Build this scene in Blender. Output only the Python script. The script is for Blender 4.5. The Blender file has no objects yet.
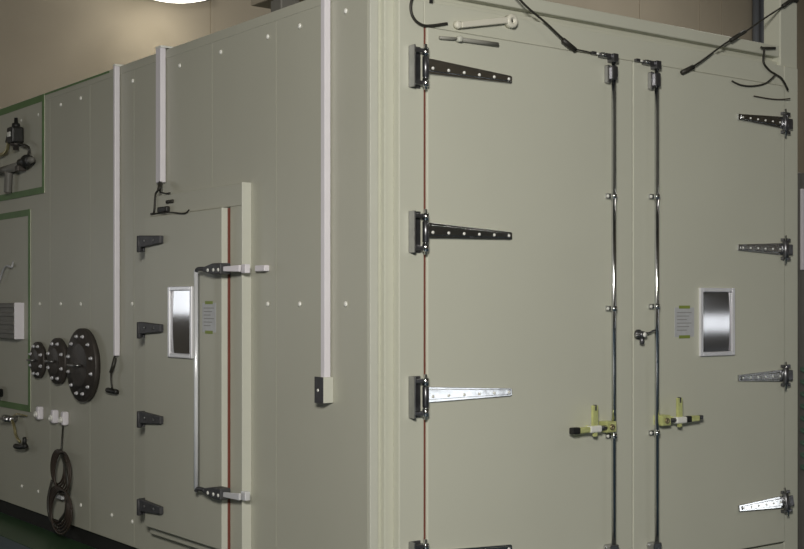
import bpy, bmesh, math, random
from mathutils import Vector, Matrix
random.seed(4)
SC = bpy.context.scene
COL = SC.collection

# ------------------------------------------------------------------ camera
FPX = 1268.0                      # focal length in pixels of the 804 px wide frame
HZ = 304.0                        # image row of the horizon
fwd = Vector((0.5983, 0.8012, 0)); fwd.normalize()
right = Vector((fwd.y, -fwd.x, 0))
CAMZ = 1.54
CAM = -5.556 * fwd + 0.149 * right
CAM.z = CAMZ
cd = bpy.data.cameras.new('camera'); cam = bpy.data.objects.new('camera', cd); COL.objects.link(cam)
cd.sensor_width = 36; cd.lens = FPX / 804 * 36
cd.shift_y = (HZ - 274.5) / 804
cam.location = CAM
cam.rotation_euler = (math.radians(90), 0, math.atan2(fwd.y, fwd.x) - math.pi / 2)
cd.clip_end = 100
SC.camera = cam

# ------------------------------------------------------------------ world, exposure
w = bpy.data.worlds.new('world'); SC.world = w; w.use_nodes = True
w.node_tree.nodes['Background'].inputs[0].default_value = (0.55, 0.57, 0.5, 1)
w.node_tree.nodes['Background'].inputs[1].default_value = 0.15
SC.view_settings.view_transform = 'Standard'; SC.view_settings.look = 'None'
SC.view_settings.gamma = 1; SC.view_settings.use_curve_mapping = False
SC.view_settings.exposure = 0.2

def area(name, loc, sx, sy, power, color, target=None):
    l = bpy.data.lights.new(name, 'AREA'); l.shape = 'RECTANGLE'; l.size = sx; l.size_y = sy
    l.energy = power; l.color = color
    o = bpy.data.objects.new(name, l); COL.objects.link(o); o.location = loc
    if target is not None:
        d = Vector(target) - Vector(loc); o.rotation_euler = d.to_track_quat('-Z', 'Y').to_euler()
    return o
WARM = (1.0, 0.965, 0.89)
# unseen lights: first follows the brightness falloff, others added to brighten the hall
area('unseen_light', (-3.9, -4.9, 3.05), 0.9, 0.7, 285, WARM, (0.2, 0, 1.4))
area('unseen_light', (10.5, 5.6, 7.7), 2.4, 0.6, 165, WARM)
area('unseen_light', (4.2, 5.4, 7.7), 1.6, 0.6, 66, WARM)
area('unseen_light', (7.0, -6.0, 7.7), 1.6, 0.6, 50, WARM)

# ------------------------------------------------------------------ materials
def nodes(name):
    m = bpy.data.materials.new(name); m.use_nodes = True
    return m, m.node_tree, m.node_tree.nodes['Principled BSDF']
def mat(name, col, rough=0.5, metal=0.0, emis=None, spec=None, var=0.0, scale=6.0, bump=0.0, bscale=60, coat=0.0):
    m, nt, b = nodes(name)
    b.inputs['Base Color'].default_value = (*col, 1); b.inputs['Roughness'].default_value = rough
    b.inputs['Metallic'].default_value = metal
    if spec is not None: b.inputs['Specular IOR Level'].default_value = spec
    if coat: b.inputs['Coat Weight'].default_value = coat
    if emis:
        b.inputs['Emission Color'].default_value = (*emis[0], 1); b.inputs['Emission Strength'].default_value = emis[1]
    tc = nt.nodes.new('ShaderNodeTexCoord')
    if var:
        n = nt.nodes.new('ShaderNodeTexNoise'); n.inputs['Scale'].default_value = scale; n.inputs['Detail'].default_value = 4
        r = nt.nodes.new('ShaderNodeValToRGB')
        r.color_ramp.elements[0].position = 0.3; r.color_ramp.elements[1].position = 0.7
        r.color_ramp.elements[0].color = (*[c * (1 - var) for c in col], 1)
        r.color_ramp.elements[1].color = (*[min(1, c * (1 + var)) for c in col], 1)
        nt.links.new(tc.outputs['Object'], n.inputs['Vector']); nt.links.new(n.outputs['Fac'], r.inputs['Fac'])
        nt.links.new(r.outputs['Color'], b.inputs['Base Color'])
    if bump:
        n2 = nt.nodes.new('ShaderNodeTexNoise'); n2.inputs['Scale'].default_value = bscale
        bp = nt.nodes.new('ShaderNodeBump'); bp.inputs['Strength'].default_value = bump; bp.inputs['Distance'].default_value = 0.01
        nt.links.new(tc.outputs['Object'], n2.inputs['Vector']); nt.links.new(n2.outputs['Fac'], bp.inputs['Height'])
        nt.links.new(bp.outputs['Normal'], b.inputs['Normal'])
    return m
M = dict(
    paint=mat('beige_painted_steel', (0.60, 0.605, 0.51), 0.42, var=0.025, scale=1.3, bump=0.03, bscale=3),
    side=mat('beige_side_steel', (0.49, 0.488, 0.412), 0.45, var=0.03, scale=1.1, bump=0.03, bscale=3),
    trim=mat('cream_trim', (0.60, 0.605, 0.53), 0.4, var=0.02),
    white=mat('white_plastic', (0.78, 0.75, 0.80), 0.4, var=0.02),
    cap=mat('white_cap', (0.85, 0.85, 0.80), 0.3, var=0.02),
    chrome=mat('chrome', (0.62, 0.63, 0.64), 0.14, 1.0, var=0.06, scale=25, bump=0.06, bscale=14),
    darkmetal=mat('dark_hinge_metal', (0.16, 0.16, 0.17), 0.3, 0.85, var=0.15, scale=30),
    steel=mat('brushed_steel', (0.42, 0.42, 0.43), 0.32, 1.0, var=0.1, scale=20),
    flange=mat('dull_flange_steel', (0.06, 0.052, 0.046), 0.5, 0.3, var=0.25, scale=14),
    zinc=mat('yellow_zinc', (0.72, 0.75, 0.32), 0.35, 0.45, var=0.12, scale=30),
    zincdark=mat('brown_zinc', (0.35, 0.30, 0.18), 0.35, 0.7, var=0.12, scale=30),
    brass=mat('brass', (0.45, 0.40, 0.22), 0.35, 0.8, var=0.1, scale=30),
    red=mat('red_gasket', (0.17, 0.045, 0.028), 0.6, var=0.1),
    black=mat('black_rubber', (0.015, 0.015, 0.014), 0.5, var=0.2),
    plinth=mat('black_plinth', (0.012, 0.012, 0.011), 0.7, var=0.2),
    cable=mat('dark_cable', (0.03, 0.028, 0.022), 0.5, var=0.2),
    browncable=mat('brown_cable', (0.045, 0.032, 0.024), 0.55, var=0.2),
    green=mat('green_tape', (0.115, 0.21, 0.075), 0.5, var=0.12),
    glass=mat('dark_glazing', (0.26, 0.26, 0.27), 0.10, 0.85, var=0.05),
    day=mat('daylight_glazing', (0.8, 0.85, 0.9), 0.4, emis=((0.95, 0.98, 1.0), 3.6)),
    frame=mat('bright_steel_frame', (0.88, 0.88, 0.92), 0.38, 0.45, var=0.04),
    paper=mat('paper_label', (0.52, 0.53, 0.55), 0.6, var=0.05, scale=40),
    ink=mat('faint_ink', (0.28, 0.28, 0.27), 0.7, var=0.05),
    gtape=mat('olive_tape', (0.24, 0.30, 0.06), 0.5, var=0.1),
    gap=mat('dark_gap', (0.06, 0.058, 0.035), 0.8, var=0.1),
    seam=mat('seam_sealant', (0.435, 0.435, 0.365), 0.6, var=0.05),
    grey=mat('grey_paint', (0.17, 0.165, 0.15), 0.5, var=0.08),
    wall=mat('hall_wall', (0.36, 0.315, 0.245), 0.7, var=0.05, scale=1.0),
    arm=mat('cream_plastic', (0.72, 0.70, 0.60), 0.4, var=0.02),
    midgrey=mat('mid_grey_paint', (0.30, 0.295, 0.26), 0.5, var=0.04),
    hingeblack=mat('dark_side_hinge', (0.07, 0.07, 0.075), 0.5, 0.3, var=0.15, scale=30),
    rod=mat('polished_rod', (0.86, 0.88, 0.92), 0.25, 0.3, var=0.04),
    pipe=mat('grey_conduit', (0.16, 0.17, 0.19), 0.45, 0.3, var=0.05),
    ceil=mat('hall_ceiling', (0.35, 0.34, 0.30), 0.8, var=0.05, scale=1),
    gfloor=mat('green_floor_paint', (0.035, 0.085, 0.035), 0.35, var=0.15, scale=3),
    bfloor=mat('blue_floor_paint', (0.045, 0.08, 0.115), 0.35, var=0.12, scale=2),
    ledge=mat('louvre_green', (0.10, 0.17, 0.13), 0.5, var=0.1),
    lamp=mat('lamp_diffuser', (0.9, 0.88, 0.8), 0.4, emis=((1.0, 0.95, 0.82), 2.2)),
)

# ------------------------------------------------------------------ mesh builder
class MB:
    def __init__(s):
        s.bm = bmesh.new(); s.mats = []
    def mi(s, m):
        if m not in s.mats: s.mats.append(m)
        return s.mats.index(m)
    def _faces(s, fs, m, smooth=False):
        i = s.mi(m)
        for f in fs: f.material_index = i; f.smooth = smooth
    def box(s, a, b, m, bev=0.0):
        a = Vector(a); b = Vector(b)
        c = (a + b) / 2; d = [abs(b[i] - a[i]) for i in range(3)]
        t = bmesh.new()
        bmesh.ops.create_cube(t, size=1, matrix=Matrix.Translation(c) @ Matrix.Diagonal((*d, 1)))
        bv = min(bev, min(d) * 0.45)
        if bv > 0: bmesh.ops.bevel(t, geom=t.edges[:], offset=bv, segments=2, affect='EDGES', profile=0.5)
        s.merge(t, m); return s
    def merge(s, t, m, smooth=False, xf=None):
        i = s.mi(m); vm = {}
        for v in t.verts: vm[v] = s.bm.verts.new(xf @ v.co if xf else v.co)
        for f in t.faces:
            try: nf = s.bm.faces.new([vm[v] for v in f.verts])
            except ValueError: continue
            nf.material_index = i; nf.smooth = smooth
        t.free()
    def prism(s, pts, off, m, bev=0.0):
        """closed outline pts (3D, planar) extruded by vector off"""
        t = bmesh.new(); off = Vector(off)
        v1 = [t.verts.new(Vector(p)) for p in pts]; v2 = [t.verts.new(Vector(p) + off) for p in pts]
        n = len(pts)
        t.faces.new(v1); t.faces.new(v2[::-1])
        for k in range(n): t.faces.new([v1[k], v2[k], v2[(k + 1) % n], v1[(k + 1) % n]])
        bmesh.ops.recalc_face_normals(t, faces=t.faces[:])
        if bev: bmesh.ops.bevel(t, geom=t.edges[:], offset=bev, segments=2, affect='EDGES', profile=0.5)
        s.merge(t, m); return s
    def lathe(s, base, axis, prof, m, seg=24):
        """profile of (distance along axis, radius)"""
        ax = Vector(axis).normalized(); u = ax.orthogonal().normalized(); v = ax.cross(u)
        base = Vector(base); rings = []; t = bmesh.new()
        for h, r in prof:
            if r < 1e-6: rings.append([t.verts.new(base + ax * h)])
            else: rings.append([t.verts.new(base + ax * h + (u * math.cos(a) + v * math.sin(a)) * r)
                                for a in [2 * math.pi * k / seg for k in range(seg)]])
        for A, B in zip(rings[:-1], rings[1:]):
            for k in range(seg):
                q = [A[k % len(A)], A[(k + 1) % len(A)], B[(k + 1) % len(B)], B[k % len(B)]]
                o = []
                for x in q:
                    if x not in o: o.append(x)
                if len(o) > 2: t.faces.new(o)
        if len(rings[0]) > 1: t.faces.new(rings[0])
        if len(rings[-1]) > 1: t.faces.new(rings[-1][::-1])
        bmesh.ops.recalc_face_normals(t, faces=t.faces[:])
        s.merge(t, m, True); return s
    def cyl(s, a, b, r, m, seg=16, bev=0.0):
        a = Vector(a); b = Vector(b); L = (b - a).length
        bv = min(bev, r * 0.5, L * 0.4)
        p = [(0, 0), (0, r - bv), (bv, r), (L - bv, r), (L, r - bv), (L, 0)] if bv else [(0, 0), (0, r), (0.0, r), (L, r), (L, r), (L, 0)]
        if not bv: p = [(0, 0), (0, r), (L, r), (L, 0)]
        return s.lathe(a, b - a, p, m, seg)
    def tube(s, pts, r, m, seg=8, smooth_steps=6):
        P = [Vector(p) for p in pts]
        if len(P) > 2 and smooth_steps > 1:
            Q = []
            for i in range(len(P) - 1):
                p0 = P[max(i - 1, 0)]; p1 = P[i]; p2 = P[i + 1]; p3 = P[min(i + 2, len(P) - 1)]
                for k in range(smooth_steps):
                    t = k / smooth_steps
                    Q.append(0.5 * ((2 * p1) + (-p0 + p2) * t + (2 * p0 - 5 * p1 + 4 * p2 - p3) * t * t + (-p0 + 3 * p1 - 3 * p2 + p3) * t ** 3))
            Q.append(P[-1]); P = Q
        t = bmesh.new(); rings = []; u = None
        for i, p in enumerate(P):
            d = (P[min(i + 1, len(P) - 1)] - P[max(i - 1, 0)]).normalized()
            if u is None: u = d.orthogonal().normalized()
            else:
                u = u - d * u.dot(d)
                u = u.normalized() if u.length > 1e-6 else d.orthogonal().normalized()
            v = d.cross(u)
            rr = r[i * (len(r) - 1) // max(1, len(P) - 1)] if isinstance(r, (list, tuple)) else r
            rings.append([t.verts.new(p + (u * math.cos(a) + v * math.sin(a)) * rr) for a in [2 * math.pi * k / seg for k in range(seg)]])
        for A, B in zip(rings[:-1], rings[1:]):
            for k in range(seg): t.faces.new([A[k], A[(k + 1) % seg], B[(k + 1) % seg], B[k]])
        t.faces.new(rings[0][::-1]); t.faces.new(rings[-1])
        bmesh.ops.recalc_face_normals(t, faces=t.faces[:])
        s.merge(t, m, True); return s
    def build(s, name, parent=None, loc=None):
        me = bpy.data.meshes.new(name); 
        if loc is not None:
            bmesh.ops.translate(s.bm, verts=s.bm.verts[:], vec=-Vector(loc))
        s.bm.to_mesh(me); s.bm.free()
        for m in s.mats: me.materials.append(m)
        o = bpy.data.objects.new(name, me); COL.objects.link(o)
        if loc is not None: o.location = loc
        if parent is not None:
            o.parent = parent
            if loc is None: o.location = -root_of(parent)
            else: o.location = Vector(loc) - root_of(parent)
        return o
def root_of(o):
    v = Vector((0, 0, 0))
    while o is not None:
        v += o.location; o = o.parent
    return v
def tag(o, label=None, cat=None, group=None, kind=None):
    if label: o['label'] = label
    if cat: o['category'] = cat
    if group: o['group'] = group
    if kind: o['kind'] = kind
    return o
def empty(name, loc, label, cat, group=None):
    o = bpy.data.objects.new(name, None); COL.objects.link(o); o.location = loc; o.empty_display_size = 0.1
    return tag(o, label, cat, group)
def struct(name, mb): return tag(mb.build(name), kind='structure')
def copy_tree(o, parent=None):
    c = o.copy(); COL.objects.link(c); c.parent = parent
    for ch in [x for x in bpy.data.objects if x.parent == o]: copy_tree(ch, c)
    return c

# where a sight line of the survey meets a real face of the chamber
def ray(px, py):
    return fwd + right * ((px - 402) / FPX) + Vector((0, 0, 1)) * ((HZ - py) / FPX)
def front(px, py, d=0.0):          # plane y = -d  -> x, z
    r = ray(px, py); t = (-d - CAM.y) / r.y; p = CAM + r * t
    return p.x, p.z
def side(px, py, d=0.0):           # plane x = -d  -> y, z
    r = ray(px, py); t = (-d - CAM.x) / r.x; p = CAM + r * t
    return p.y, p.z
def fp(px, py, d=0.0):
    x, z = front(px, py, d); return Vector((x, -d, z))
def sp(px, py, d=0.0):
    y, z = side(px, py, d); return Vector((-d, y, z))

# ================================================================== the hall
XL, XR, YF, YB, ZC = -8.0, 16.0, -10.0, 9.0, 8.0
struct('floor', MB().box((XL, YF, -0.1), (XR, YB, 0), M['bfloor']))
struct('ceiling', MB().box((XL, YF, ZC), (XR, YB, ZC + 0.1), M['ceil']))
struct('wall_back', MB().box((XL, YB, 0), (XR, YB + 0.15, ZC), M['wall']))
struct('wall_front', MB().box((XL, YF - 0.15, 0), (XR, YF, ZC), M['wall']))
struct('wall_left', MB().box((XL - 0.15, YF, 0), (XL, YB, ZC), M['wall']))
struct('wall_right', MB().box((XR, YF, 0), (XR + 0.15, YB, ZC), M['wall']))
# unseen daylight openings, inferred from reflections; the third added to light the lowest strap
for n, (a, b) in enumerate((((-5.4, YB - 0.03, 1.5), (-3.2, YB - 0.002, 2.3)), ((12.0, YF + 0.002, 2.0), (13.5, YF + 0.03, 2.25)), ((13.0, YF + 0.002, 0.8), (15.7, YF + 0.03, 1.55)))):
    wb = MB(); wb.box(a, b, M['day'])
    for k in range(5):
        x = a[0] + (b[0] - a[0]) * k / 4; wb.box((x - 0.02, a[1] - 0.02, a[2] - .03), (x + 0.02, b[1] + 0.02 if n else b[1] - 0.001, b[2] + .03), M['grey'])
    struct('window_%d' % (n + 1), wb)
struct('door_1', MB().box((7.4, YF + 0.002, 0.35), (10.6, YF + 0.03, 3.2), M['grey']).box((7.4, YF + 0.002, 0.0), (9.35, YF + 0.02, 0.35), M['day']))
# green walkway border painted along the chamber
struct('trim_1', MB().box((-0.30, -0.6, 0), (0.02, 7.6, 0.004), M['gfloor']))
tb = MB()                          # panel joints and cover strips of the hall wall
for px in (212, 640, 700, 722):
    r = ray(px, 40); t = (YB - CAM.y) / r.y; p = CAM + r * t
    tb.box((p.x - 0.02, YB - 0.012, 2.2), (p.x + 0.02, YB - 0.001, ZC), M['wall'])
struct('trim_2', tb)

# ================================================================== the chamber
ZB, ZT = 0.105, 2.965
XE = front(798, 300, 0.09)[0]
YE = 6.6
ch = empty('test_chamber', (0, 0, 0), 'huge beige walk-in test chamber with one side door and double front doors', 'test chamber')
DF, DD = 0.09, 0.105               # how far frame and doors stand proud of the front
FZ1 = CAMZ + 1.345                 # top of the door frame
DZ1 = CAMZ + 1.228                 # top of the doors
DZ0 = 0.20
x_l = front(399, 300, DF)[0]; x_gl = front(424.2, 300, DF)[0]; x_dl = front(427.3, 300, DD)[0]
x_seam = front(633, 300, DD)[0]; x_dr = front(785, 300, DD)[0]

body = MB()
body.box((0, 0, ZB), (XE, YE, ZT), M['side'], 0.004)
# front plate, a separate sheet folded round the corner
body.build('body', ch)
MB().box((0.03, 0.03, 0.0), (XE - 0.03, YE - 0.03, ZB), M['plinth']).build('plinth', ch)
MB().box((0.0, -0.012, ZB), (XE, 0.0, CAMZ + 1.455), M['paint']).build('front_panel', ch)
tr = MB(); xa = front(378, 300, 0.02)[0]
tr.box((-0.004, -0.022, ZB), (xa, -0.012, CAMZ + 1.455), M['trim'], 0.003)
tr.build('corner_trim', ch)
# sealant joints between side panels
for px in (212, 276, 134, 90, 50):
    y = side(px, 300)[0]
    MB().box((-0.0012, y - 0.002, ZB + 0.01), (0.001, y + 0.002, ZT - 0.01), M['seam']).build('panel_joint', ch)
# top rail along the side
MB().box((-0.003, 0.0, ZT - 0.045), (0.02, YE, ZT + 0.004), M['side'], 0.002).build('top_rail', ch)
yg = side(110, 90)[0]
MB().box((-0.005, yg, ZT - 0.012), (-0.003, side(44, 193, 0.008)[0] - .002, ZT), M['green']).build('green_edge_tape', ch)

# front door frame: two steps and the flange round the opening
fr = MB()
x_s = front(384, 300, 0.04)[0]; x_r = XE
fr.box((x_s, -0.045, ZB), (x_r, -0.012, FZ1 + 0.03), M['paint'], 0.004)
fr.box((x_l, -DF, ZB), (x_gl, -0.045, FZ1), M['paint'], 0.005)
fr.box((x_gl, -DF, DZ1 + 0.004), (x_dr + 0.012, -0.045, FZ1), M['paint'], 0.003)
fr.box((x_dr + 0.012, -DF, ZB), (x_r, -0.045, FZ1), M['paint'], 0.005)
fr.box((x_gl, -DF, ZB), (x_dr + 0.012, -0.045, DZ0 - 0.012), M['paint'], 0.003)
fr.build('door_frame', ch)
MB().box((x_s + 0.0, -0.060, CAMZ + 1.40), (x_r, -0.012, CAMZ + 1.463), M['paint'], 0.006).build('header_rail', ch)
MB().box((x_gl, -DF - 0.002, DZ0), (x_gl + 0.014, -0.05, DZ1 + 0.01), M['red'], 0.002).build('red_gasket', ch)
# tall corner post at the right end
x_p0 = front(779.5, 30, 0.06)[0]; x_p1 = front(796.5, 30, 0.06)[0]
MB().box((x_p0, -0.066, FZ1 + 0.001), (x_p1, 0.05, CAMZ + 2.0), M['paint'], 0.006).build('corner_post', ch)

# rivets of the side wall
rv = [(22, 127), (39, 115), (61, 107), (81, 100), (133, 84), (180, 69), (221, 54), (268, 41), (300, 31), (346, 15),
      (40, 303), (61, 303), (81, 304), (132.5, 305), (268, 306.5), (300, 307), (346, 307.5),
      (22, 485.5), (38.5, 491.5), (81, 506.5), (112, 517), (132.5, 523)]
rb = MB(); rb.lathe((0, 0, 0), (-1, 0, 0), [(0, 0.013), (0.004, 0.0125), (0.008, 0.008), (0.009, 0)], M['cap'], 14)
r0 = rb.build('rivet', ch)
for k, (px, py) in enumerate(rv):
    o = r0 if k == 0 else r0.copy()
    if k: COL.objects.link(o)
    p = sp(px, py, 0.001)
    if py < 200: p.z = CAMZ + 1.315 - (0.02 if px < 60 else 0)
    elif py > 450: p.z = CAMZ - 1.285
    else: p.z = CAMZ
    o.location = p

# ---------------------------------------------------------------- front doors
ld = MB().box((x_dl, -DD, DZ0), (x_seam - 0.002, -0.05, DZ1), M['paint'], 0.006).build('front_door', ch)
rd = MB().box((x_seam + 0.002, -DD, DZ0), (x_dr, -0.05, DZ1), M['paint'], 0.006).build('front_door', ch)
MB().box((x_seam - 0.002, -DD + 0.006, DZ0), (x_seam + 0.002, -0.05, DZ1 - 0.004), M['gap']).build('centre_seam', ch)

def strap_left(zc):
    m = MB()
    xb0 = front(408.5, 300, DF)[0]; xb1 = front(424.0, 300, DF + .03)[0]; xt = front(512, 300, DD + .01)[0]
    h = 0.092
    # folded butt plate, open channel on the frame
    m.box((xb0, -DF - 0.006, zc - h), (xb1, -DF, zc + h), M['darkmetal'], 0.002)
    m.box((xb0, -DF - 0.045, zc - h), (xb0 + 0.007, -DF, zc + h), M['steel'], 0.002)
    m.box((xb0 + 0.007, -DF - 0.040, zc + h - 0.03), (xb1 + .005, -DF - 0.006, zc + h - 0.012), M['darkmetal'], 0.003)
    m.box((xb0 + 0.007, -DF - 0.040, zc - h + 0.012), (xb1 + .005, -DF - 0.006, zc - h + 0.03), M['darkmetal'], 0.003)
    xk = xb1 + 0.004
    for a, b, mm in ((-0.088, -0.05, 'chrome'), (-0.046, 0.046, 'darkmetal'), (0.05, 0.085, 'chrome')):
        m.cyl((xk, -DD - 0.022, zc + a), (xk, -DD - 0.022, zc + b), 0.015, M[mm], 16, 0.003)
    m.cyl((xk, -DD - 0.022, zc - 0.10), (xk, -DD - 0.022, zc + 0.10), 0.007, M['chrome'])
    # tapering strap with a raised rib and six screws
    y0 = -DD - 0.012
    m.prism([(xk, y0, zc + 0.045), (xt - .01, y0, zc + 0.018), (xt, y0, zc + 0.014), (xt, y0, zc - 0.014), (xt - .01, y0, zc - 0.018), (xk, y0, zc - 0.027)], (0, 0.011, 0), M['chrome'], 0.002)
    m.prism([(xk + .01, y0, zc + 0.034), (xt - .01, y0, zc + 0.012), (xt - .01, y0, zc - 0.010), (xk + .01, y0, zc - 0.014)], (0, -0.005, 0), M['chrome'], 0.002)
    for k in range(6):
        x = xk + 0.045 + (xt - xk - 0.07) * k / 5
        m.lathe((x, y0 - 0.004, zc), (0, -1, 0), [(0, 0.0075), (0.003, 0.007), (0.006, 0.004), (0.006, 0)], M['cap'], 12)
    return m
def strap_right(zc):
    m = MB()
    xt = front(738.5, 300, DD + .01)[0]; xk = front(785.5, 300, DD + .03)[0]; xe = front(795.5, 300, DD + .03)[0]
    y0 = -DD - 0.012
    m.prism([(xk, y0, zc + 0.034), (xk - .05, y0, zc + 0.033), (xt + .02, y0, zc + 0.018), (xt, y0, zc + 0.018), (xt, y0, zc - 0.016), (xt + .02, y0, zc - 0.016), (xk - .05, y0, zc - 0.030), (xk, y0, zc - 0.032)], (0, 0.011, 0), M['chrome'], 0.002)
    m.prism([(xk, y0, zc + 0.022), (xt + .02, y0, zc + 0.010), (xt + .02, y0, zc - 0.010), (xk, y0, zc - 0.020)], (0, -0.005, 0), M['chrome'], 0.002)
    for k in range(6):
        x = xt + 0.03 + (xk - xt - 0.06) * k / 5
        m.lathe((x, y0 - 0.004, zc), (0, -1, 0), [(0, 0.006), (0.003, 0.0055), (0.005, 0.004), (0.005, 0)], M['cap'], 12)
    m.cyl((xk + .012, -DD - 0.022, zc - 0.048), (xk + .012, -DD - 0.022, zc + 0.048), 0.017, M['darkmetal'], 16, 0.003)
    m.cyl((xk + .012, -DD - 0.022, zc - 0.078), (xk + .012, -DD - 0.022, zc + 0.078), 0.006, M['chrome'])
    m.box((xk - .004, -DF - 0.036, zc + 0.045), (xe - .03, -DF, zc + 0.062), M['darkmetal'], 0.003)
    m.box((xk - .004, -DF - 0.036, zc - 0.060), (xe - .03, -DF, zc - 0.042), M['darkmetal'], 0.003)
    m.box((xk + .02, -DF - 0.03, zc - 0.03), (xe, -DF, zc + 0.03), M['darkmetal'], 0.004)
    return m
HZs = [CAMZ + front(418, y, DD)[1] - CAMZ for y in (67, 232, 398)]
pitch = HZs[0] - HZs[1]
HZs = [HZs[0], HZs[0] - pitch, HZs[0] - 2 * pitch, HZs[0] - 3 * pitch]
for z in HZs: strap_left(z).build('strap_hinge', ld)
for z in [CAMZ + (q - CAMZ) * 0.976 for q in HZs]:
    m = strap_right(z - 0.003)
    if z < 0.6:                    # lowest strap tilted so that it mirrors the added daylight opening
        bmesh.ops.rotate(m.bm, verts=m.bm.verts[:], cent=(0, -DD, z + 0.03), matrix=Matrix.Rotation(math.radians(-9.5), 3, 'X'))
    m.build('strap_hinge', rd)

# lock rods with guides, top bolt housings and keepers
def rod(px, parent, zlev):
    m = MB(); x = front(px, 300, DD + .03)[0]; y = -DD - 0.032
    m.cyl((x, y, 0.32), (x, y, DZ1 - 0.02), 0.0115, M['chrome'], 14)
    o = m.build('lock_rod', parent)
    m = MB()
    m.box((x - 0.036, -DD - 0.03, DZ1 - 0.135), (x - 0.014, -DD, DZ1 - 0.045), M['steel'], 0.006)
    m.box((x - 0.020, -DD - 0.048, DZ1 - 0.12), (x + 0.016, -DD, DZ1 - 0.05), M['darkmetal'], 0.006)
    m.box((x - 0.012, -DD - 0.046, DZ1 - 0.03), (x + 0.022, -DD + 0.004, DZ1 + 0.012), M['darkmetal'], 0.004)
    m.box((x - 0.085, -DD - 0.034, DZ1 - 0.012), (x + 0.012, -DD - 0.004, DZ1 + 0.010), M['darkmetal'], 0.004)
    m.cyl((x - 0.075, -DD - 0.04, DZ1 - 0.001), (x - 0.075, -DD - 0.03, DZ1 - 0.001), 0.010, M['chrome'], 10)
    m.box((x - 0.135, -DD - 0.02, DZ1 - 0.004), (x - 0.105, -DD - 0.001, DZ1 + 0.012), M['darkmetal'], 0.003)
    m.cyl((x - 0.105, -DD - 0.014, DZ1 + 0.003), (x - 0.08, -DD - 0.014, DZ1 + 0.003), 0.005, M['cap'], 10)
    m.build('rod_bolt', parent)
    g0 = None
    for py in zlev:
        z = front(px, py, DD + .03)[1]
        m = MB()
        m.box((x - 0.030, -DD - 0.014, z - 0.014), (x + 0.012, -DD, z + 0.014), M['chrome'], 0.004)
        m.cyl((x, y, z - 0.014), (x, y, z + 0.014), 0.017, M['chrome'], 14, 0.003)
        m.cyl((x - 0.024, -DD - 0.02, z), (x - 0.024, -DD - 0.012, z), 0.0085, M['cap'], 10, 0.002)
        m.build('rod_guide', parent)
    return x, y
xr1, yr1 = rod(613.5, ld, (196, 308.5, 436))
xr2, yr2 = rod(656.5, rd, (196.5, 306.5, 433))
for (x, par, py, px) in ((xr1, ld, 543, 611), (xr2, rd, 541, 653)):
    z = front(px, py, DD)[1]
    m = MB(); m.box((x - 0.04, -DD - 0.05, z - 0.17), (x + 0.02, -DD, z), M['steel'], 0.006)
    m.box((x - 0.045, -DD - 0.02, z - 0.02), (x + 0.03, -DD, z - 0.01), M['chrome'], 0.003)
    m.build('rod_housing', par)

# yellow zinc lever handles on the rods
def lever(xr, yr, z, s, parent):
    m = MB(); y = -DD - 0.05
    m.box((xr + s * 0.009, y - 0.012, z - 0.026), (xr + s * 0.076, -DD, z + 0.028), M['zinc'], 0.006)     # clamp
    m.lathe((xr + s * 0.043, y - 0.012, z), (0, -1, 0), [(0, 0.016), (0.006, 0.015), (0.008, 0.006), (0.004, 0.005), (0.004, 0)], M['zincdark'], 16)
    m.cyl((xr + s * 0.072, y, z - 0.002), (xr + s * 0.123, y, z - 0.002), 0.013, M['darkmetal'], 14, 0.003)
    m.box((xr + s * 0.115, y - 0.018, z - 0.020), (xr + s * 0.195, y + 0.018, z + 0.014), M['cap'], 0.008)  # steel band
    if s < 0:
        m.box((xr + s * 0.188, y - 0.014, z - 0.018), (xr + s * 0.268, y + 0.014, z + 0.010), M['zinc'], 0.006)
        m.box((xr + s * 0.260, y - 0.016, z - 0.020), (xr + s * 0.311, y + 0.016, z + 0.012), M['black'], 0.006)
    else:
        m.box((xr + s * 0.188, y - 0.014, z - 0.018), (xr + s * 0.238, y + 0.014, z + 0.014), M['black'], 0.006)
        m.box((xr + s * 0.232, y - 0.016, z - 0.016), (xr + s * 0.296, y + 0.016, z + 0.014), M['zinc'], 0.006)
        m.box((xr + s * 0.296, y - 0.014, z - 0.008), (xr + s * 0.325, y + 0.014, z + 0.014), M['darkmetal'], 0.004)
    xc = xr + s * 0.151
    m.box((xc - 0.018, y - 0.008, z + 0.010), (xc + 0.018, y + 0.008, z + 0.112), M['zinc'], 0.004)        # upright tongue
    m.box((xc - 0.006, y - 0.010, z + 0.086), (xc + 0.006, y + 0.010, z + 0.115), M['darkmetal'], 0.003)
    m.box((xc - 0.008, y - 0.010, z - 0.040), (xc + 0.012, y + 0.010, z - 0.018), M['zinc'], 0.004)
    m.box((xc - 0.012, -DD - 0.03, z - 0.012), (xc + 0.012, -DD, z + 0.012), M['zinc'], 0.004)
    return tag(m.build('lever_handle', parent), 'yellow zinc lever handle')
lever(xr1, yr1, front(611, 427, DD + .05)[1], -1, ld)
lever(xr2, yr2, front(660, 421, DD + .05)[1], 1, rd)

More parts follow.
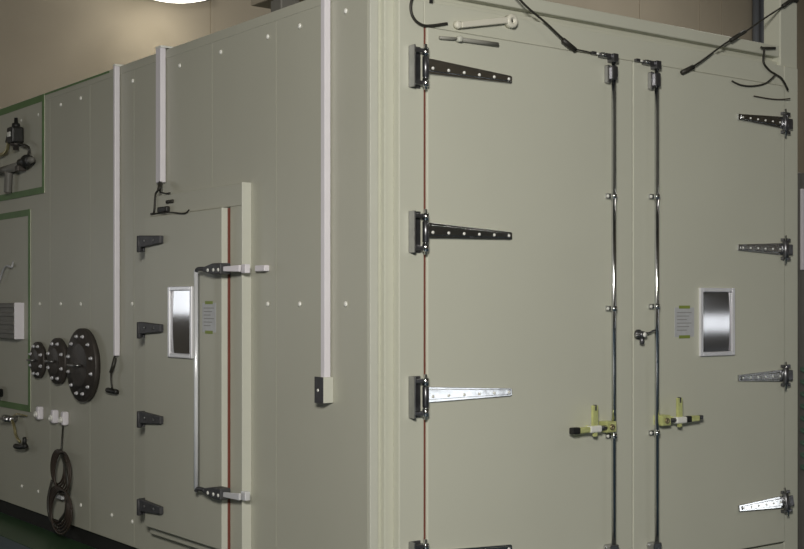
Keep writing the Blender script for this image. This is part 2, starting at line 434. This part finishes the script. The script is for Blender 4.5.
# round lock with a stay to the rod
m = MB(); p = fp(637.5, 334.5, DD)
m.lathe(p, (0, -1, 0), [(0, 0.026), (0.012, 0.026), (0.014, 0.019), (0.04, 0.018), (0.044, 0.012), (0.044, 0)], M['darkmetal'], 20)
m.lathe(p + Vector((0.004, -0.044, 0.0)), (0, -1, 0), [(0, 0.013), (0.006, 0.012), (0.008, 0)], M['cap'], 14)
m.cyl(p + Vector((-0.02, -0.03, -0.004)), p + Vector((-0.048, -0.03, -0.004)), 0.010, M['steel'], 12, 0.003)
m.cyl(p + Vector((0.0, -0.03, -0.016)), p + Vector((0.0, -0.03, -0.048)), 0.012, M['darkmetal'], 12, 0.003)
m.tube([p + Vector((0.018, -0.03, 0.01)), p + Vector((0.05, -0.03, 0.008)), p + Vector((0.08, -0.03, 0.018)), Vector((xr2, yr2, p.z + 0.022))], 0.0045, M['darkmetal'])
m.build('door_lock', rd)

# window of the right front door
def window(parent, plane, a, b, d, along):
    """a, b opposite corners (u, z) of the outer frame"""
    (u0, z0), (u1, z1) = a, b
    u0, u1 = sorted((u0, u1)); z0, z1 = sorted((z0, z1)); f = 0.023
    def P(u, dd, z): return (u, -dd, z) if plane == 'f' else (-dd, u, z)
    m = MB()
    for q in (((u0, z0), (u0 + f, z1)), ((u1 - f, z0), (u1, z1)), ((u0 + f, z1 - f), (u1 - f, z1)), ((u0 + f, z0), (u1 - f, z0 + f))):
        m.box(P(q[0][0], d, q[0][1]), P(q[1][0], d + 0.016, q[1][1]), M['frame'], 0.004)
    m.build('window_frame', parent)
    # pane, slightly bowed like pressed glazing
    t = bmesh.new(); n = 12; g = []
    for i in range(n + 1):
        for j in range(n + 1):
            u = u0 + f + (u1 - u0 - 2 * f) * i / n; z = z0 + f + (z1 - z0 - 2 * f) * j / n
            bow = 0.0035 * (1 - (2 * j / n - 1) ** 2)
            g.append(t.verts.new(P(u, d + 0.001 + bow, z)))
    for i in range(n):
        for j in range(n):
            q = [g[i * (n + 1) + j], g[(i + 1) * (n + 1) + j], g[(i + 1) * (n + 1) + j + 1], g[i * (n + 1) + j + 1]]
            t.faces.new(q if plane == 'f' else q[::-1])
    m = MB(); m.merge(t, M['glass'], True)
    m.build('window_pane', parent)
window(rd, 'f', front(698.5, 356.5, DD), front(733, 288, DD), DD, 0)

# ---------------------------------------------------------------- side door
y_f0, _ = side(242.5, 300, 0.05); y_f1, _ = side(150, 300, 0.05)
zf1 = side(240, 183, 0.05)[1]; zf0 = CAMZ - 1.30
y_g0, _ = side(228.3, 300, 0.060); y_d0, _ = side(221.8, 300, 0.092)
y_d0b = side(221.5, 300, 0.095)[0]
zd1 = side(224, 207.5, 0.09)[1]
y_d1 = y_f1 - 0.02
sf = MB(); DS = 0.05
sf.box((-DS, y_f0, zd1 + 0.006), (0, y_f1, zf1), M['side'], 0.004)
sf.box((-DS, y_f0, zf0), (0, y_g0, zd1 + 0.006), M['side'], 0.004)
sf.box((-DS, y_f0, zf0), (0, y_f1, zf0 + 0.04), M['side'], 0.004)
sf.box((-DS + .01, y_d1, zf0 + 0.04), (0, y_f1, zd1 + 0.006), M['side'], 0.002)
sf.box((-DS - 0.003, y_f0 - 0.002, zf0), (0, y_f0 + 0.006, zf1 + 0.003), M['trim'], 0.002)
sf.build('door_frame', ch)
MB().box((-0.060, y_g0, zf0 + 0.04), (-0.0, y_d0, zd1), M['red'], 0.002).build('red_gasket', ch)
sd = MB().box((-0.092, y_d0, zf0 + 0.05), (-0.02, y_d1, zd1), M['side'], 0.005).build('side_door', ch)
m = MB().box((-0.0935, y_d0 - 0.002, zf0 + 0.05), (-0.02, y_d0 + 0.004, zd1 + 0.001), M['trim'], 0.002); m.build('edge_strip', sd)
D2 = 0.092
for py in (242, 329, 419, 507.5):
    z = side(150, py, D2)[1]; ya = side(142.5, py, D2)[0]; yb = side(164, py, D2)[0]
    m = MB()
    m.cyl((-D2 - 0.02, ya, z - 0.055), (-D2 - 0.02, ya, z + 0.038), 0.014, M['hingeblack'], 14, 0.003)
    m.box((-D2 - 0.004, ya - 0.02, z - 0.05), (-D2 + 0.06, ya + 0.045, z + 0.035), M['hingeblack'], 0.003)
    m.prism([(-D2 - 0.026, ya, z + 0.04), (-D2 - 0.026, yb, z + 0.028), (-D2 - 0.026, yb, z - 0.014), (-D2 - 0.026, ya, z - 0.03)], (0.024, 0, 0), M['hingeblack'], 0.004)
    for k in (0.3, 0.72):
        m.lathe((-D2 - 0.026, ya + (yb - ya) * k, z + 0.006), (-1, 0, 0), [(0, 0.008), (0.004, 0.007), (0.005, 0)], M['steel'], 10)
    m.build('strap_hinge', sd)
window(sd, 's', side(170, 357, D2), side(194, 286, D2), D2, 0)
# long pull rod joining two latches
yR, zT = side(196, 270, D2 + 0.06); zB = side(196, 489, D2 + 0.06)[1]
m = MB()
m.cyl((-D2 - 0.06, yR, zB), (-D2 - 0.06, yR, zT), 0.0115, M['rod'], 16)
m.build('pull_rod', sd)
for zz, lit in ((zT, 1), (zB, 0)):
    m = MB()
    y1 = side(206, 270, D2 + .05)[0]; y2 = side(222, 270, D2 + .05)[0]; y3 = side(241, 270, 0.10)[0]
    m.tube([(-D2 - 0.06, yR, zz - .01), (-D2 - 0.058, yR - 0.02, zz + 0.004), (-D2 - 0.055, y1, zz + 0.004)], 0.011, M['hingeblack'], 10)
    m.prism([(-D2 - 0.062, y1 + .02, zz + 0.012), (-D2 - 0.062, (y1 + y2) / 2, zz + 0.030), (-D2 - 0.062, y2, zz + 0.030), (-D2 - 0.062, y2, zz - 0.026), (-D2 - 0.062, (y1 + y2) / 2, zz - 0.026), (-D2 - 0.062, y1 + .02, zz - 0.010)], (0.062, 0, 0), M['hingeblack'], 0.005)
    for k in (0.25, 0.6, 0.9):
        m.lathe((-D2 - 0.062, y1 + (y2 - y1) * k, zz - 0.004), (-1, 0, 0), [(0, 0.010), (0.004, 0.008), (0.005, 0)], M['cap'], 12)
    m.prism([(-D2 - 0.045, y2, zz + 0.012), (-D2 - 0.02, y3, zz + 0.018), (-D2 - 0.02, y3, zz - 0.016), (-D2 - 0.045, y2, zz - 0.012)], (0.014, 0, 0), M['white' if lit else 'frame'], 0.003)  # upper arm white: bright reflection on the metal put into the colour
    m.build('latch', sd)
    m = MB()
    m.box((-DS - 0.03, y3 - 0.005, zz - 0.022), (-DS, y3 + 0.04, zz + 0.022), M['white' if lit else 'frame'], 0.004)  # upper keeper gets the same reflection as white colour
    m.build('latch_keeper', ch)
ya, za = side(256.5, 268.5, 0.02); yb = side(266, 268.5, 0.02)[0]
MB().box((-0.03, yb, za - 0.015), (0, ya, za + 0.015), M['white'], 0.004).build('striker_plate', ch)

# ================================================================== things mounted on the chamber
# white cable trunking
def trunk(px0, px1, ptop, pbot, label, over=True, zt=None):
    dep = 0.04
    y1 = side(px0, 300, dep)[0]; y0 = side(px1, 300, 0.0)[0]
    if y1 - y0 < 0.02: y1 = y0 + 0.02
    z1 = zt if zt else side((px0 + px1) / 2, ptop, dep)[1]; z0 = side((px0 + px1) / 2, pbot, dep)[1]
    t = empty('cable_trunking', (0, (y0 + y1) / 2, z0), label, 'cable trunking', 'white cable trunking on the side wall')
    MB().box((-dep, y0, z0), (-0.0065, y1, z1), M['white'], 0.004).build('channel', t)
    if over: MB().box((-dep, y0 - 0.004, z1), (0.14, y1 + 0.004, z1 + 0.012), M['cap'], 0.003).build('top_bracket', t)
    return t, y0, y1, z0, z1
trunk(113, 121, 65, 356, 'long white vertical cable trunking beside the big round flange')
trunk(155.5, 167, 47, 182, 'short white vertical cable trunking ending just above the side door')
t3, y0, y1, z0, z1 = trunk(320.5, 332, 0, 378, 'white vertical cable trunking nearest the corner with box at its foot', zt=ZT + 0.05)
zb = side(322, 403, 0.045)[1]
ya = side(316, 390, 0.05)[0]
m = MB(); m.box((-0.055, y0 - 0.012, zb), (0, max(ya, y1 + .01), z0 + 0.003), M['trim'], 0.003)
m.build('end_box', t3)
m = MB(); m.box((-0.058, y0 - 0.012, zb - .001), (-0.054, max(ya, y1 + .01) + .001, z0 + 0.004), M['hingeblack'], 0.001)
yc = (y0 + max(ya, y1 + .01)) / 2
m.lathe((-0.058, yc, (zb + z0) / 2), (-1, 0, 0), [(0, 0.008), (0.003, 0.006), (0.003, 0)], M['cap'], 12)
m.build('cover_plate', t3)

# round port flanges
def flange(px, py, rz, label, nb, dep):
    p = sp(px, py, dep / 2); p.x = 0
    t = empty('port_flange', p, label, 'flange', 'round bolted port flanges')
    m = MB()
    m.lathe(p, (-1, 0, 0), [(0, rz * 0.86), (dep * 0.35, rz * 0.86), (dep * 0.35, rz), (dep - 0.004, rz), (dep, rz - 0.004), (dep, rz * 0.62), (dep + 0.012, rz * 0.60), (dep + 0.014, rz * 0.57), (dep + 0.014, 0)], M['flange'], 40)
    m.build('disc', t)
    b0 = None
    for k in range(nb):
        a = 2 * math.pi * (k + 0.5) / nb
        q = p + Vector((-dep, math.cos(a) * rz * 0.8, math.sin(a) * rz * 0.8))
        if b0 is None:
            b = MB(); b.lathe(q, (-1, 0, 0), [(0, 0.012), (0.009, 0.012), (0.009, 0.008), (0.018, 0.007), (0.018, 0)], M['frame'], 6)
            b0 = b.build('bolt', t, q)
        else:
            c = b0.copy(); COL.objects.link(c); c.location = q - p
    m = MB(); m.tube([p + Vector((-dep - 0.012, -0.2 * rz, 0)), p + Vector((-dep - 0.05, -0.2 * rz, 0)), p + Vector((-dep - 0.05, 0.35 * rz, 0)), p + Vector((-dep - 0.012, 0.35 * rz, 0))], 0.007, M['steel'], 8, 3)
    m.build('grip', t)
flange(38.8, 360, 0.125, 'smallest dark round port flange, farthest left of the row', 8, 0.035)
flange(58.8, 361, 0.152, 'middle-sized dark round port flange between two others', 8, 0.045)
flange(84, 365, 0.232, 'largest dark round port flange with ring of bolts', 12, 0.05)

# dangling wire tail below the left trunking
m = MB()
m.tube([sp(116, 352, 0.02), sp(112, 368, 0.03), sp(111, 378, 0.03), sp(112, 388, 0.03)], 0.006, M['cable'])
m.tube([sp(115, 358, 0.02), sp(113, 366, 0.035), sp(111, 372, 0.03)], 0.012, M['cable'])
m.tube([sp(107.5, 390, 0.02), sp(112, 391, 0.03), sp(117, 392, 0.02)], 0.016, M['black'])
tag(m.build('cable_tail', None, sp(115, 354, 0.02)), 'short black cable tail hanging under the trunking by the big flange', 'cable')

# three white cable glands and the hanging coil of cable
for (px, py, lab) in ((38.5, 413, 'white plug socket farthest left of three below the flanges'), (53.5, 416.5, 'white plug socket, middle one of three below the flanges'), (63.5, 418.5, 'white plug socket above the hanging cable coil')):
    p = sp(px, py, 0.03); t = empty('plug_socket', Vector((0, p.y, p.z)), lab, 'socket', 'white sockets under the flanges')
    MB().box((-0.045, p.y - 0.024, p.z - 0.045), (0, p.y + 0.024, p.z + 0.045), M['white'], 0.012).build('cover', t)
    m = MB().lathe((-0.045, p.y, p.z - 0.008), (-1, 0, 0), [(0, 0.021), (0.012, 0.02), (0.014, 0.015), (0.006, 0.013), (0.006, 0)], M['cap'], 20); m.build('inlet', t)
m = MB()
m.tube([sp(63, 424, 0.03), sp(62, 440, 0.03), sp(61, 452, 0.04)], 0.006, M['cable'])
for k in range(5):
    pts = []
    for j in range(17):
        a = 2 * math.pi * j / 16 + k
        pts.append(sp(60 + 1.2 * k - 2.4 + (6.5 + k * 0.4) * math.sin(a), 467 + k * 1.5 + (17 + k) * math.cos(a), 0.03 + 0.010 * k + 0.006 * math.sin(a * 2)))
    m.tube(pts, 0.0065, M['browncable'], 7, 3)
for k in range(5):
    pts = []
    for j in range(17):
        a = 2 * math.pi * j / 16 + 2 * k
        pts.append(sp(57 + 1.1 * k + (9 + k * 0.3) * math.sin(a), 504 + 2 * k + (18 + k) * math.cos(a), 0.05 + 0.010 * k + 0.01 * math.sin(a)))
    m.tube(pts, 0.0075, M['browncable'], 7, 3)
m.tube([sp(60, 450, 0.05), sp(66, 470, 0.07), sp(68, 490, 0.07), sp(66, 510, 0.07), sp(60, 520, 0.08)], 0.009, M['cable'])
m.tube([sp(52, 480, 0.05), sp(48, 500, 0.07), sp(50, 518, 0.07), sp(58, 528, 0.08)], 0.009, M['cable'])
m.box(sp(58, 494, 0.03), sp(61.5, 500, 0.05), M['paper'], 0.004)
tag(m.build('cable_coil', None, sp(62, 440, 0.03)), 'brown and black cable coil hanging low on the side wall', 'cable')

# green-bordered service panels at the far left
def outline_panel(px_r, z_top, z_bot, label, wv):
    y0 = side(px_r, 300, 0.008)[0]; y1 = YE - 0.25
    t = empty('service_panel', (0, y0, z_bot), label, 'panel', 'green-edged service panels')
    MB().box((-0.006, y0, z_bot), (0.0, y1, z_top), M['side'], 0.001).build('panel_face', t)
    m = MB()
    m.box((-0.010, y0, z_bot), (-0.006, y0 + wv, z_top), M['green'])
    m.box((-0.010, y0 + wv, z_bot), (-0.006, y1, z_bot + 0.045), M['green'])
    m.box((-0.010, y0 + wv, z_top - 0.045), (-0.006, y1, z_top), M['green'])
    m.build('green_border', t)
    return t
zp = side(44, 193, 0.008)[1]; outline_panel(44, ZT - 0.002, zp, 'upper green-edged panel carrying black valves at far left', 0.035)
zq1 = side(30, 209, 0.008)[1]; zq0 = side(30, 412, 0.008)[1]
outline_panel(30, zq1, zq0, 'tall lower green-edged panel with white-sided box at far left', 0.035)

# valves on the upper panel
p = sp(16, 135, 0.05)
t = empty('solenoid_valve', Vector((-0.01, p.y, p.z)), 'black valve with pale square plate, upper one on green-edged panel', 'valve')
m = MB(); m.box(p + Vector((-0.05, -0.055, -0.06)), p + Vector((0.04, 0.055, 0.055)), M['black'], 0.014)
m.lathe(p + Vector((0, 0, 0.05)), (0, 0, 1), [(0, 0.03), (0.03, 0.028), (0.035, 0.014), (0.07, 0.012), (0.07, 0)], M['black'], 14)
m.lathe(p + Vector((0, 0, -0.055)), (0, 0, -1), [(0, 0.04), (0.02, 0.04), (0.022, 0.02), (0.05, 0.02), (0.05, 0)], M['flange'], 14); m.build('valve_body', t)
m = MB(); m.box(p + Vector((-0.054, -0.030, -0.016)), p + Vector((-0.048, 0.030, 0.018)), M['cap'], 0.002); m.build('nameplate', t)
m = MB(); m.tube([p + Vector((0, 0.05, -0.05)), p + Vector((0, 0.13, -0.02)), p + Vector((0, 0.19, -0.09)), p + Vector((0, 0.30, -0.11)), p + Vector((0, 0.5, -0.10))], 0.013, M['brass'])
m.tube([p + Vector((0, 0.05, 0.02)), p + Vector((0, 0.14, 0.03)), p + Vector((0, 0.2, -0.03))], 0.008, M['cable']); m.build('pipe', t)
p2 = sp(27, 161, 0.05)
t = empty('control_valve', Vector((-0.01, p2.y, p2.z)), 'black and grey valve on thick grey pipe, lower one on green-edged panel', 'valve')
m = MB(); m.lathe(p2 + Vector((0, -0.05, 0)), (0, 1, 0), [(0, 0.02), (0.0, 0.035), (0.05, 0.045), (0.09, 0.038), (0.1, 0.026), (0.18, 0.026), (0.19, 0.0)], M['black'], 16)
m.lathe(p2 + Vector((0, -0.05, 0)), (0, -1, 0), [(0, 0.02), (0.01, 0.026), (0.05, 0.022), (0.07, 0)], M['grey'], 12)
m.cyl(p2 + Vector((0.04, 0.0, 0)), p2 + Vector((-0.03, 0.0, 0)), 0.022, M['steel'], 12, 0.003)
m.box(p2 + Vector((-0.03, 0.10, -0.06)), p2 + Vector((0.03, 0.16, -0.02)), M['flange'], 0.006)
m.build('valve_body', t)
m = MB(); m.cyl(p2 + Vector((0.0, 0.14, -0.02)), p2 + Vector((0.0, 0.62, -0.03)), 0.03, M['grey'], 14)
m.tube([p2 + Vector((0, 0.36, -0.03)), p2 + Vector((0, 0.37, -0.12)), p2 + Vector((0, 0.38, -0.19))], 0.028, M['grey'], 10); m.build('pipe', t)
m = MB(); m.tube([p + Vector((0.0, -0.04, -0.05)), p + Vector((-0.01, -0.10, -0.07)), p2 + Vector((0, -0.03, 0.09)), p2 + Vector((0, -0.02, 0.03))], 0.009, M['cable']); m.build('wire', t)

# white-sided box, wire, gauge and drain valve on the lower panel
ya, z1 = side(14.5, 303, 0.075); z0 = side(14.5, 339, 0.075)[1]
t = empty('control_box', (-0.006, ya, z0), 'grey ribbed control box with bright white end at far left', 'box')
m = MB(); m.box((-0.07, ya + 0.006, z0), (-0.006, ya + 0.55, z1), M['grey'], 0.004)
for k in range(4):
    zz = z0 + (z1 - z0) * (0.14 + 0.24 * k); m.box((-0.078, ya + 0.02, zz), (-0.068, ya + 0.53, zz + 0.03), M['grey'], 0.004)
m.build('box_body', t)
MB().box((-0.076, ya - 0.004, z0 - 0.002), (-0.006, ya + 0.006, z1 + 0.003), M['white'], 0.003).build('end_cover', t)
p = sp(12, 265, 0.03)
m = MB(); m.tube([sp(13, 262, 0.01), sp(11.5, 267, 0.03), sp(6, 266, 0.04), sp(2, 273, 0.04), sp(-1, 283, 0.04)], 0.007, M['paper'])
tag(m.build('wire', None, p), 'thin pale bent wire above the white-ended box', 'wire')
p = sp(-4, 393, 0.05)
t = empty('pressure_gauge', Vector((-0.006, p.y, p.z)), 'round black gauge cut by the left picture edge', 'gauge')
m = MB(); m.lathe(Vector((-0.006, p.y, p.z)), (-1, 0, 0), [(0, 0.03), (0.03, 0.03), (0.03, 0.058), (0.06, 0.06), (0.065, 0.054), (0.06, 0.05), (0.06, 0)], M['black'], 24); m.build('case', t)
m = MB(); m.lathe(Vector((-0.066, p.y - .03, p.z)), (-1, 0, 0), [(0, 0.012), (0.004, 0.01), (0.004, 0)], M['cap'], 12); m.build('dial_mark', t)
p = sp(10, 419, 0.05)
t = empty('drain_valve', Vector((0, p.y, p.z)), 'small steel valve with yellowish bent outlet pipe below green border', 'valve')
m = MB(); m.cyl((0, p.y, p.z), (-0.09, p.y, p.z), 0.02, M['steel'], 14, 0.003)
m.cyl(p + Vector((0, 0.12, 0.0)), p + Vector((0, -0.05, 0.0)), 0.024, M['steel'], 14, 0.004)
m.prism([p + Vector((-0.05, -0.02, 0.02)), p + Vector((-0.05, 0.12, 0.0)), p + Vector((-0.05, 0.12, -0.016)), p + Vector((-0.05, -0.02, 0.0))], (0.008, 0, 0), M['steel'], 0.002)
m.build('valve_body', t)
m = MB(); m.tube([sp(11, 419, 0.05), sp(14, 426, 0.06), sp(16, 436, 0.06), sp(20, 442, 0.06)], 0.011, M['brass'], 10); m.build('outlet_pipe', t)
m = MB(); m.tube([sp(15.5, 446, 0.05), sp(20, 447, 0.06), sp(26, 446, 0.05)], 0.018, M['black'], 10); m.tube([sp(24, 448, 0.035), sp(24.5, 438, 0.045)], 0.014, M['black'], 10)
m.build('end_fitting', t)
m = MB(); m.tube([sp(12, 417, 0.03), sp(17, 414, 0.04), sp(22, 415, 0.04), sp(27, 416, 0.02)], 0.006, M['brass']); m.build('tube', t)

# paper labels
def paper(plane, x0, x1, ytop, ybot, d, label):
    f = front if plane == 'f' else side
    u0, zt = f(x0, ytop, d); u1, _ = f(x1, ytop, d); zb = f(x0, ybot, d)[1]
    def P(u, dd, z): return (u, -dd, z) if plane == 'f' else (-dd, u, z)
    s = 1 if u1 > u0 else -1; W = abs(u1 - u0); H = zt - zb
    t = empty('paper_label', P(u0, d, zb), label, 'label')
    MB().box(P(u0, d, zb), P(u1, d + 0.0012, zt), M['paper']).build('sheet', t)
    m = MB()
    for k in range(6):
        z = zt - H * (0.16 + 0.12 * k); m.box(P(u0 + s * W * 0.12, d + 0.0012, z), P(u0 + s * W * (0.86 - 0.12 * (k % 3)), d + 0.0016, z - 0.004), M['ink'])
    m.build('print_lines', t)
    for z in (zt + 0.006, zb + 0.004):
        MB().box(P(u0 + s * W * 0.22, d + 0.001, z - 0.012), P(u0 + s * W * 0.78, d + 0.0022, z + 0.004), M['gtape']).build('tape', t)
paper('f', 674.5, 694, 307.5, 337, DD, 'pale paper notice taped beside the front door window')
paper('s', 202.5, 216, 303, 332, D2, 'pale paper notice taped beside the side door window')

# cream release arm and slim grey strip for the dark line below it
p0 = fp(461, 25, DF + .02); p1 = fp(513, 21.5, DF + .02)
t = empty('release_arm', Vector((p0.x, -DF, p0.z)), 'cream plastic arm with round holed end above the left front door', 'arm')
m = MB()
m.prism([(p0.x, -DF - .03, p0.z - .014), (p0.x, -DF - .03, p0.z + .014), (p1.x - .03, -DF - .03, p1.z + .018), (p1.x - .03, -DF - .03, p1.z - .012)], (0, 0.026, 0), M['arm'], 0.004)
m.build('bar', t)
m = MB(); m.lathe((p1.x - .01, -DF, p1.z), (0, -1, 0), [(0, 0.032), (0.03, 0.032), (0.036, 0.026), (0.036, 0.012), (0.02, 0.010), (0.02, 0)], M['arm'], 20)
m.lathe((p1.x - .01, -DF - .02, p1.z), (0, -1, 0), [(0, 0.0105), (0.002, 0.0105), (0.002, 0)], M['black'], 12); m.build('holed_end', t)
m = MB(); m.lathe((p0.x - .012, -DF, p0.z), (0, -1, 0), [(0, 0.018), (0.024, 0.017), (0.027, 0.01), (0.027, 0)], M['arm'], 16); m.build('pivot', t)
a = fp(438, 38, DD); b = fp(457, 39.5, DD); c = fp(496, 45, DD)
t = empty('grey_bar', Vector((a.x, -DD, c.z)), 'slim grey bar along the top edge of the left front door', 'bar')
m = MB(); m.tube([a + Vector((0, -.012, 0)), b + Vector((0, -.012, 0))], 0.0075, M['midgrey'], 10); m.tube([b + Vector((0.006, -.012, 0)), c + Vector((0, -.012, 0))], 0.010, M['midgrey'], 10); m.build('bar', t)
m = MB(); m.cyl(b, b + Vector((0, -.03, 0)), 0.014, M['trim'], 14, 0.003); m.build('joint', t)

# loose cables
def cable(name, pts, r, mt, label, extra=None):
    m = MB(); m.tube(pts, r, mt, 8, 6)
    if extra: extra(m)
    return tag(m.build(name, None, pts[0]), label, 'cable')
cable('cable', [fp(415, -9, DF + .012), fp(411, 3, DF + .012), fp(411.5, 13, DF + .012), fp(416, 21, DF + .012), fp(424, 25.5, DF + .012), fp(433, 25.5, DF + .012), fp(447, 23.5, DF + .01)], 0.0065, M['cable'],
      'thin black cable looping over the frame above the top left hinge',
      lambda m: m.tube([fp(431, -8, DF + .01), fp(431, 3, DF + .01)], 0.008, M['black']))
top = [fp(508, -14, .13), fp(526, 6, .125), fp(546, 23, .12), fp(562, 38, DD + .02), fp(575, 48, DD + .015)]
cable('cable', top, 0.0055, M['cable'], 'dark cable running down from above to the left lock rod',
      lambda m: (m.tube([fp(563, 40, DD + .02), fp(575, 50, DD + .015)], 0.013, M['cable']), m.tube([fp(573, 49, DD + .015), fp(584, 51, DD + .01), fp(592, 53, DD + .008)], 0.004, M['cable'])))
cb = [fp(682, 73, DD + .012), fp(700, 62, DD + .015), fp(726, 43, .10), fp(745, 32, .10), fp(765, 18, .095), fp(790, 2, .085)]
cable('cable', cb, 0.0052, M['cable'], 'dark cable slanting from the right door top up to the corner post',
      lambda m: (m.tube([fp(682, 72.5, DD + .012), fp(693, 67, DD + .014)], 0.013, M['cable']), m.tube([fp(731, 40, .10), fp(745, 31.5, .09)], 0.012, M['cable']), m.tube([fp(783, 6, .088), fp(792, 0, .083), fp(797, 1, .080)], 0.012, M['cable'])))
cable('cable', [fp(761, 47, .085), fp(764, 50, .09), fp(763.5, 62, DF + .010), fp(769, 70, DF + .008), fp(775, 74, DF + .012), fp(782, 79, DD + .012), fp(788, 90, DD + .012)], 0.0060, M['cable'],
      'thick dark cable drooping in front of the corner post',
      lambda m: (m.tube([fp(763, 48, .085), fp(775, 48, .078)], 0.007, M['cable']),))
cable('cable', [fp(732, 81, DD + .01), fp(741, 85, DD + .01), fp(753, 86, DD + .01), fp(766, 83, DD + .01), fp(776, 74, DF + .022)], 0.0045, M['cable'],
      'thin cable sagging across the top of the right front door')
cable('cable', [fp(754, 96, DD + .008), fp(768, 98.5, DD + .008), fp(780, 99.5, DD + .008), fp(790, 98.5, DD + .01)], 0.0035, M['browncable'],
      'faint thin cable lying just above the top right hinge')
# wire cluster at the side door's top corner
m = MB()
m.tube([sp(161, 181, .03), sp(160, 188, .06), sp(156, 193, .06), sp(155, 200, .06), sp(154, 212, .06), sp(151, 214, .06)], 0.006, M['cable'])
m.tube([sp(160.5, 182, .03), sp(159, 190, .06)], 0.012, M['cable'])
m.tube([sp(160, 192, .06), sp(165, 193.5, .06), sp(170, 193, .06)], 0.005, M['cable'])
m.tube([sp(152, 214, .06), sp(160, 213, .06), sp(172, 212.5, .1), sp(184, 213.5, .1), sp(189, 210, .1)], 0.004, M['cable'])
m.box(sp(161, 213, .052), sp(166, 206, .078), M['black'], 0.006)
m.tube([sp(167, 202, .055), sp(173, 201, .055)], 0.010, M['cable'])
tag(m.build('door_switch', None, sp(163, 210, .055)), 'small black door switch with wires at side door corner', 'switch')

# ================================================================== background
# bracket on the chamber roof, seen over the edge at the top
p = sp(290, 0, 0)
r = ray(284, 6); tt = (0.35 - CAM.x) / r.x; q = CAM + r * tt
m = MB()
m.box((0.30, q.y - 0.35, ZT), (0.36, q.y + 0.05, ZT + 0.02), M['brass'], 0.003)
m.box((0.30, q.y - 0.05, ZT), (0.42, q.y + 0.06, q.z + 0.035), M['grey'], 0.008)
m.box((0.27, q.y - 0.5, q.z + 0.03), (0.45, q.y + 0.22, q.z + 0.16), M['wall'], 0.008)
tag(m.build('roof_duct', None, Vector((0.36, q.y, ZT))), 'brownish duct end on a short leg on the chamber roof', 'duct')
# conduits on the hall wall
for (px, rr, lab) in ((756.5, 0.06, 'dark grey vertical conduit on the hall wall, left one of the pair'), (763.5, 0.055, 'grey vertical conduit on the hall wall, right beside the corner post')):
    r = ray(px, 20); t_ = (YB - 0.1 - CAM.y) / r.y; p = CAM + r * t_
    m = MB(); m.cyl((p.x, YB - 0.09, 0.0), (p.x, YB - 0.09, ZC), rr, M['pipe'], 16)
    for z in (3.0, 4.4, 5.8): m.box((p.x - rr * 1.5, YB - 0.09, z), (p.x + rr * 1.5, YB, z + 0.05), M['pipe'], 0.004)
    tag(m.build('wall_conduit', None, Vector((p.x, YB - 0.09, 0))), lab, 'pipe', 'conduits on the hall wall')
# neighbouring machine beyond the right end
r = ray(799.0, 300); t_ = (0.25 - CAM.y) / r.y; mx = (CAM + r * t_).x
t = empty('neighbour_machine', (mx + 0.5, 0.6, 0), 'grey machine with green louvres cut by the right picture edge', 'machine')
MB().box((mx, 0.25, 0.0), (mx + 1.0, 1.4, 2.35), M['grey'], 0.01).build('cabinet', t)
m = MB()
for k in range(9):
    z = 0.55 + 0.075 * k
    m.prism([(mx + 0.012, 0.25, z), (mx + 0.012, 0.215, z - 0.02), (mx + 0.012, 0.215, z - 0.035), (mx + 0.012, 0.25, z - 0.02)], (0.6, 0, 0), M['ledge'])
m.build('louvre', t)
MB().box((mx + 0.01, 0.235, 1.75), (mx + 0.4, 0.252, 2.25), M['white'], 0.004).build('access_cover', t)
# high-bay lamp near the far wall whose glow shows at the top edge
r = ray(176, -4); t_ = (YB - 0.7 - CAM.y) / r.y; q = CAM + r * t_
t = empty('high_bay_lamp', q + Vector((0, 0, 0.4)), 'bright ceiling lamp glowing at the top edge above the side wall', 'lamp')
m = MB(); m.lathe(q + Vector((0, 0, 0.02)), (0, 0, 1), [(0, 0.44), (0.02, 0.45), (0.25, 0.22), (0.35, 0.15), (0.5, 0.15), (0.5, 0)], M['grey'], 32); m.build('reflector', t)
m = MB(); m.lathe(q + Vector((0, 0, -0.04)), (0, 0, 1), [(0, 0), (0.005, 0.16), (0.03, 0.30), (0.06, 0.40), (0.07, 0)], M['lamp'], 32); m.build('diffuser', t)
m = MB(); m.cyl(q + Vector((0, 0, 0.5)), Vector((q.x, q.y, ZC)), 0.02, M['grey'], 10); m.build('hanger', t)
ld_ = bpy.data.lights.new('lamp_glow', 'POINT'); ld_.energy = 15; ld_.color = (1.0, 0.93, 0.78); ld_.shadow_soft_size = 0.12
l = bpy.data.objects.new('lamp_glow', ld_); COL.objects.link(l)
l.parent = t; l.location = Vector((0, 0, -0.50))
